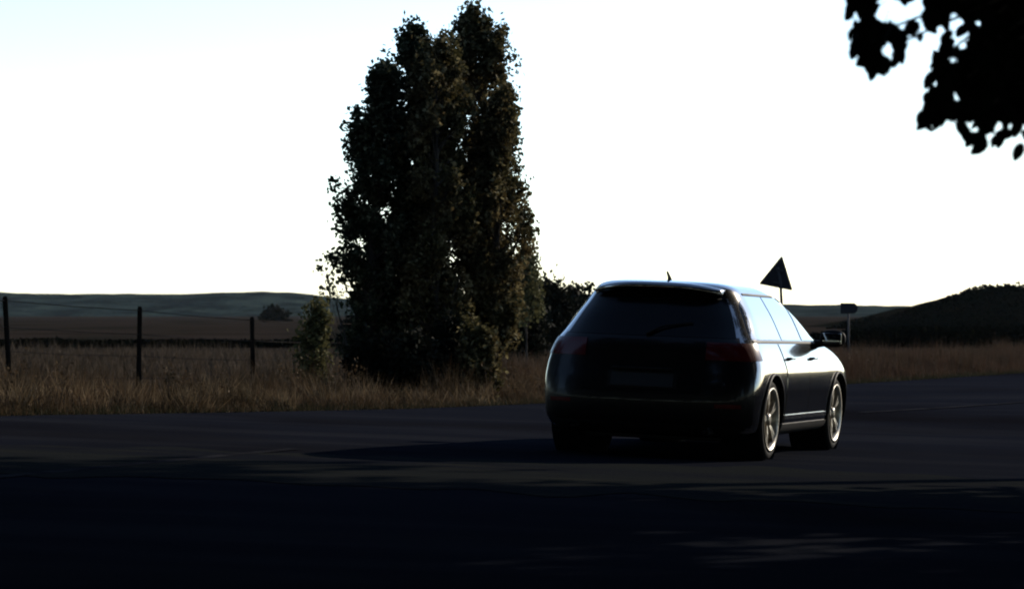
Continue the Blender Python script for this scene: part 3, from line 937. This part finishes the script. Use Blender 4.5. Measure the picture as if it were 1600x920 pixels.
# ------------------------------------------------------------------ broad-leaved tree hanging into the upper right corner
def near_tree():
    D = 8.0
    k = F / D
    base = Vector((4.6, 8.6, gz(4.6, 8.6)))
    root = empty('broadleaf_tree', base, 'near broad-leaved tree whose dark leafy branches hang into the upper right corner', 'tree')
    bm = bmesh.new()
    top = Vector((.3, .2, 6.5))
    add_tube(bm, [(0, 0, -.2), (.02, 0, 1.2), (.1, .05, 2.6), (.15, .1, 4.2), top], [.24, .19, .16, .10, .03], 14)
    obj('trunk', bm, M['bark'], root, True)
    # leaf shape: a folded pointed oval, 8 triangles
    def leaf_me(seed):
        random.seed(seed)
        L, Wd = 1.0, random.uniform(.52, .70)
        ts = [0, .16, .42, .68, .88, 1.0]
        ws = [0, .36, .5, .44, .24, 0]
        bmv = bmesh.new()
        mid = [bmv.verts.new((0, t - 0.0, -.10 * math.sin(t * 2.4))) for t in ts]
        lf = [bmv.verts.new((-ws[i] * Wd, ts[i] - .03, .09 * ws[i] - .10 * math.sin(ts[i] * 2.4))) for i in range(1, 5)]
        rt = [bmv.verts.new((ws[i] * Wd, ts[i] - .03, .09 * ws[i] - .10 * math.sin(ts[i] * 2.4))) for i in range(1, 5)]
        for sd in (lf, rt):
            bmv.faces.new((mid[0], mid[1], sd[0]))
            for i in range(3): bmv.faces.new((mid[i + 1], mid[i + 2], sd[i + 1], sd[i]))
            bmv.faces.new((mid[4], mid[5], sd[3]))
        q = [bmv.verts.new(v) for v in ((-.018, .05, 0), (.018, .05, 0), (.012, -.55, .06), (-.012, -.55, .06))]
        bmv.faces.new(q)                                                  # leaf stalk
        m_ = bpy.data.meshes.new('leaf'); bmv.to_mesh(m_); bmv.free()
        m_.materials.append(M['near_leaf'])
        return m_
    kinds = [leaf_me(i) for i in range(5)]
    random.seed(21)
    # outline of the hanging foliage in photo pixels
    polys = [
        [(1326, -60), (1372, -60), (1370, 14), (1368, 34), (1436, 38), (1438, 56), (1414, 68), (1410, 96), (1384, 112), (1356, 110), (1346, 84), (1328, 84), (1330, 40)],
        [(1446, -60), (1700, -60), (1700, 232), (1600, 216), (1570, 210), (1540, 222), (1510, 206), (1488, 186), (1456, 196), (1442, 184), (1452, 140), (1452, 112), (1462, 82), (1480, 66), (1448, 40), (1446, 10)],
        [(1400, -60), (1450, -60), (1446, -4), (1404, -8)],
    ]
    def inside(x, y, poly):
        c_ = False
        for i in range(len(poly)):
            x1, y1 = poly[i]; x2, y2 = poly[i - 1]
            if (y1 > y) != (y2 > y) and x < (x2 - x1) * (y - y1) / (y2 - y1) + x1: c_ = not c_
        return c_
    holes = [(1468, 46, 9), (1488, 40, 6), (1502, 30, 6), (1500, 64, 7), (1490, 90, 6), (1464, 128, 5), (1496, 152, 5), (1530, 36, 4), (1392, 82, 7), (1400, 28, 12), (1337, 28, 3), (1378, 66, 3), (1424, 52, 3)]
    pts = []
    tries = 0
    while len(pts) < 295 and tries < 60000:
        tries += 1
        x = random.uniform(1320, 1640); y = random.uniform(-40, 232)
        if not any(inside(x, y, p) for p in polys): continue
        if any((x - a) ** 2 + (y - b) ** 2 < (r + 6) ** 2 for a, b, r in holes): continue
        md = 7.8 if x < 1500 else 10.5
        if any((x - a) ** 2 + (y - b) ** 2 < md * md for a, b in pts): continue
        pts.append((x, y))
    # twig ends hanging a little proud of the outline
    pts += [(1594, 230), (1537, 226), (1552, 218), (1530, 214), (1448, 196), (1466, 204), (1352, 110), (1362, 116), (1386, 104), (1332, 92), (1330, 72)]
    C_near = []
    for n_, (x, y) in enumerate(pts[:300]):
        d = D + random.uniform(-.5, .5) if x > 1440 else D + random.uniform(-.25, .25)
        p = at(x, y, d)
        o = bpy.data.objects.new('leaf', random.choice(kinds))
        col.objects.link(o); o.parent = root
        L = random.uniform(20, 37) / k
        o.scale = (L, L, L)
        down = Vector((random.gauss(-.3, .65), random.gauss(0, .35), -1)).normalized()
        zax = Vector((random.gauss(0, .55), -1, random.gauss(0, .3))).normalized()
        xax = down.cross(zax).normalized(); zax = xax.cross(down)
        o.rotation_euler = Matrix((xax, down, zax)).transposed().to_euler()
        o.location = p - base - down * L * .25
        C_near.append(p - base)
    # the mass of leaves behind and around, as one part
    C = []
    for _ in range(13000):
        x = random.uniform(1460, 1800); y = random.uniform(-700, 185)
        if y > -60 and not (inside(min(x, 1640), y + 16, polys[1]) and inside(min(x, 1640) - 10, y, polys[1])): continue
        if any((x - a) ** 2 + (y - b) ** 2 < (r + 14) ** 2 for a, b, r in holes): continue
        if y > 150 and random.random() < .4: continue
        d = D + abs(random.gauss(0, .9)) + .2
        p = at(x + (d - D) * 4, y, D); p.y = d
        # keep the same bearing but a bit further off
        C.append(np.array(p.lerp(at(x, y, d), 1.0) - base))
    for _ in range(900):
        x = random.uniform(1326, 1500); y = random.uniform(-60, 190)
        if not any(all(inside(x + a, y + b, p) for a, b in ((-10, 0), (10, 0), (0, 12), (0, -8))) for p in polys[:2]): continue
        if any((x - a) ** 2 + (y - b) ** 2 < (r + 12) ** 2 for a, b, r in holes): continue
        C.append(np.array(at(x, y, D + random.uniform(-.3, .4)) - base))
    # crown above and around the trunk, out of the frame
    cc = Vector((0.4, 0.3, 4.8))
    lb = bmesh.new()
    for _ in range(150):
        a = random.uniform(0, 2 * math.pi); e = random.uniform(-.5, 1.3); rr = random.uniform(.6, 1)
        q = cc + Vector((math.cos(a) * math.cos(e) * 4.0, math.sin(a) * math.cos(e) * 4.0, math.sin(e) * 3.0)) * rr
        w = q + base
        if w.y > 1 and abs(w.x) / w.y < .19 and (w.z - HC) / w.y < .16: continue
        if w.y < 3.5: continue
        st = Vector((.1, .05, random.uniform(2.4, 4.5)))
        add_tube(lb, [st, st.lerp(q, .5) + Vector((0, 0, .2)), q], [.04, .022, .006], 5, False)
        n_ = 60
        C.append(rng.normal(size=(n_, 3)) * .34 + np.array(q))
    # limbs that carry the hanging twigs
    for (x, y) in ((1400, 70), (1350, 60), (1340, 20), (1470, 150), (1460, 100), (1540, 170), (1560, 60), (1590, 190), (1500, 10)):
        e = at(x, y, D) - base
        st = Vector((.05, .02, 2.3 + random.uniform(-.2, .5)))
        m1 = Vector((st.x + (e.x - st.x) * .55, e.y * .5, max(e.z, st.z) + .35))
        m2 = m1.lerp(e, .6) + Vector((0, 0, .12))
        add_tube(lb, [st, st.lerp(m1, .5), m1, m2, e], [.045, .03, .018, .008, .003], 6, False)
    obj('limb', lb, M['bark'], root)
    C = np.concatenate([np.atleast_2d(c_) for c_ in C])
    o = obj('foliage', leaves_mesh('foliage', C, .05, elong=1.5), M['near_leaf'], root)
    o['kind'] = 'stuff'
near_tree()

# unseen trees beside and over the road; many added to shade the foreground
# and to block the sky that the rear of the car mirrors
def unseen_shade_wood():
    C = []
    tb = bmesh.new()
    spots = [(11.5, 19, 13, 4.5), (9, 12.5, 9, 3.8), (14, 6, 9, 4), (8, 3, 8, 3.5), (3.5, -4, 9, 4), (-3, -7, 9, 4.5), (-9, -5, 10, 4.5),
             (-15, -2, 9, 4.5), (-21, 2, 10, 4.6), (-27, 7, 9, 4.6), (-12, -12, 12, 5), (-20, -9, 12, 5), (-30, -2, 12, 5), (4, -12, 12, 5), (13, -4, 10, 5),
             (-34, 9, 11, 5), (17, 15, 8, 3.6), (7.8, 17.5, 14, 4.6), (-8.5, 15, 14, 5), (-14, 12, 14, 5), (-3, 9, 15, 4.5), (3, 12, 16, 4.5), (1.8, -2, 13, 5), (-6, 3, 13, 5), (-12, 6, 13, 5), (6, 7, 12, 4.5), (-19, 9, 12, 5),
             (-13.5, 36, 10, 3.8), (-19, 32, 11, 4.2), (-26, 29, 11, 4.5), (-13.5, 44, 10, 3.8), (-20, 15, 12, 4.5),
             (9.6, 24, 9, 3.3), (13.6, 32.2, 16, 4.3), (-16, 4, 15, 5), (-24, 12, 14, 5), (-8, -2, 16, 5), (-3, 2, 16, 5), (-10, 9, 16, 4.5)]
    for x, y, h, r in spots:
        if abs(x) > .2 * abs(y) + .8 or y < 0: add_tube(tb, [(x, y, -.3), (x + .1, y, h * .35), (x, y + .1, h * .9)], [.22, .16, .03], 8)
        zc, rz = h * .60, h * .40
        if h > 14.5: zc, rz = h - 4.5, 4.0       # raised crowns added out of view to cut sun and sky light
        for _ in range(110):
            v = rng.normal(size=3); v /= np.linalg.norm(v); v *= rng.uniform(.35, 1) ** .5
            c = np.array([x + v[0] * r, y + v[1] * r, zc + v[2] * rz])
            C.append(rng.normal(size=(60, 3)) * .42 + c)
    C = np.concatenate(C)
    # nothing hangs into the view except the near tree itself
    inview = (C[:, 1] > .5) & (np.abs(C[:, 0]) < .21 * C[:, 1] + .4) & (C[:, 2] < HC + .17 * C[:, 1] + .3)
    C = C[(C[:, 2] > .4) & ~inview]
    tag(obj('unseen_shade_wood', leaves_mesh('unseen_shade_wood', C, .26), M['dark_leaf']),
        'dark leafy wood behind the viewer and unseen trees added to block sun and sky', 'wood', kind='stuff')
    tag(obj('shade_wood_trunks', tb, M['bark'], None, True), 'trunks of the wood and of the unseen trees added for shade', 'wood', kind='stuff')
unseen_shade_wood()

for o in list(bpy.data.objects):
    if o.users_collection == () : bpy.data.objects.remove(o)

# ------------------------------------------------------------------ haze
bm = bmesh.new()
add_box(bm, (0, 3000, 9.5), (13000, 7000, 23.0))
hm = bpy.data.materials.new('haze')
hm.use_nodes = True
hm.node_tree.nodes.clear()
vo = hm.node_tree.nodes.new('ShaderNodeVolumePrincipled')
vo.inputs['Color'].default_value = (.85, .92, 1, 1)
vo.inputs['Density'].default_value = 0.00002
ho = hm.node_tree.nodes.new('ShaderNodeOutputMaterial')
hm.node_tree.links.new(vo.outputs[0], ho.inputs['Volume'])
tag(obj('haze', bm, hm), kind='stuff')
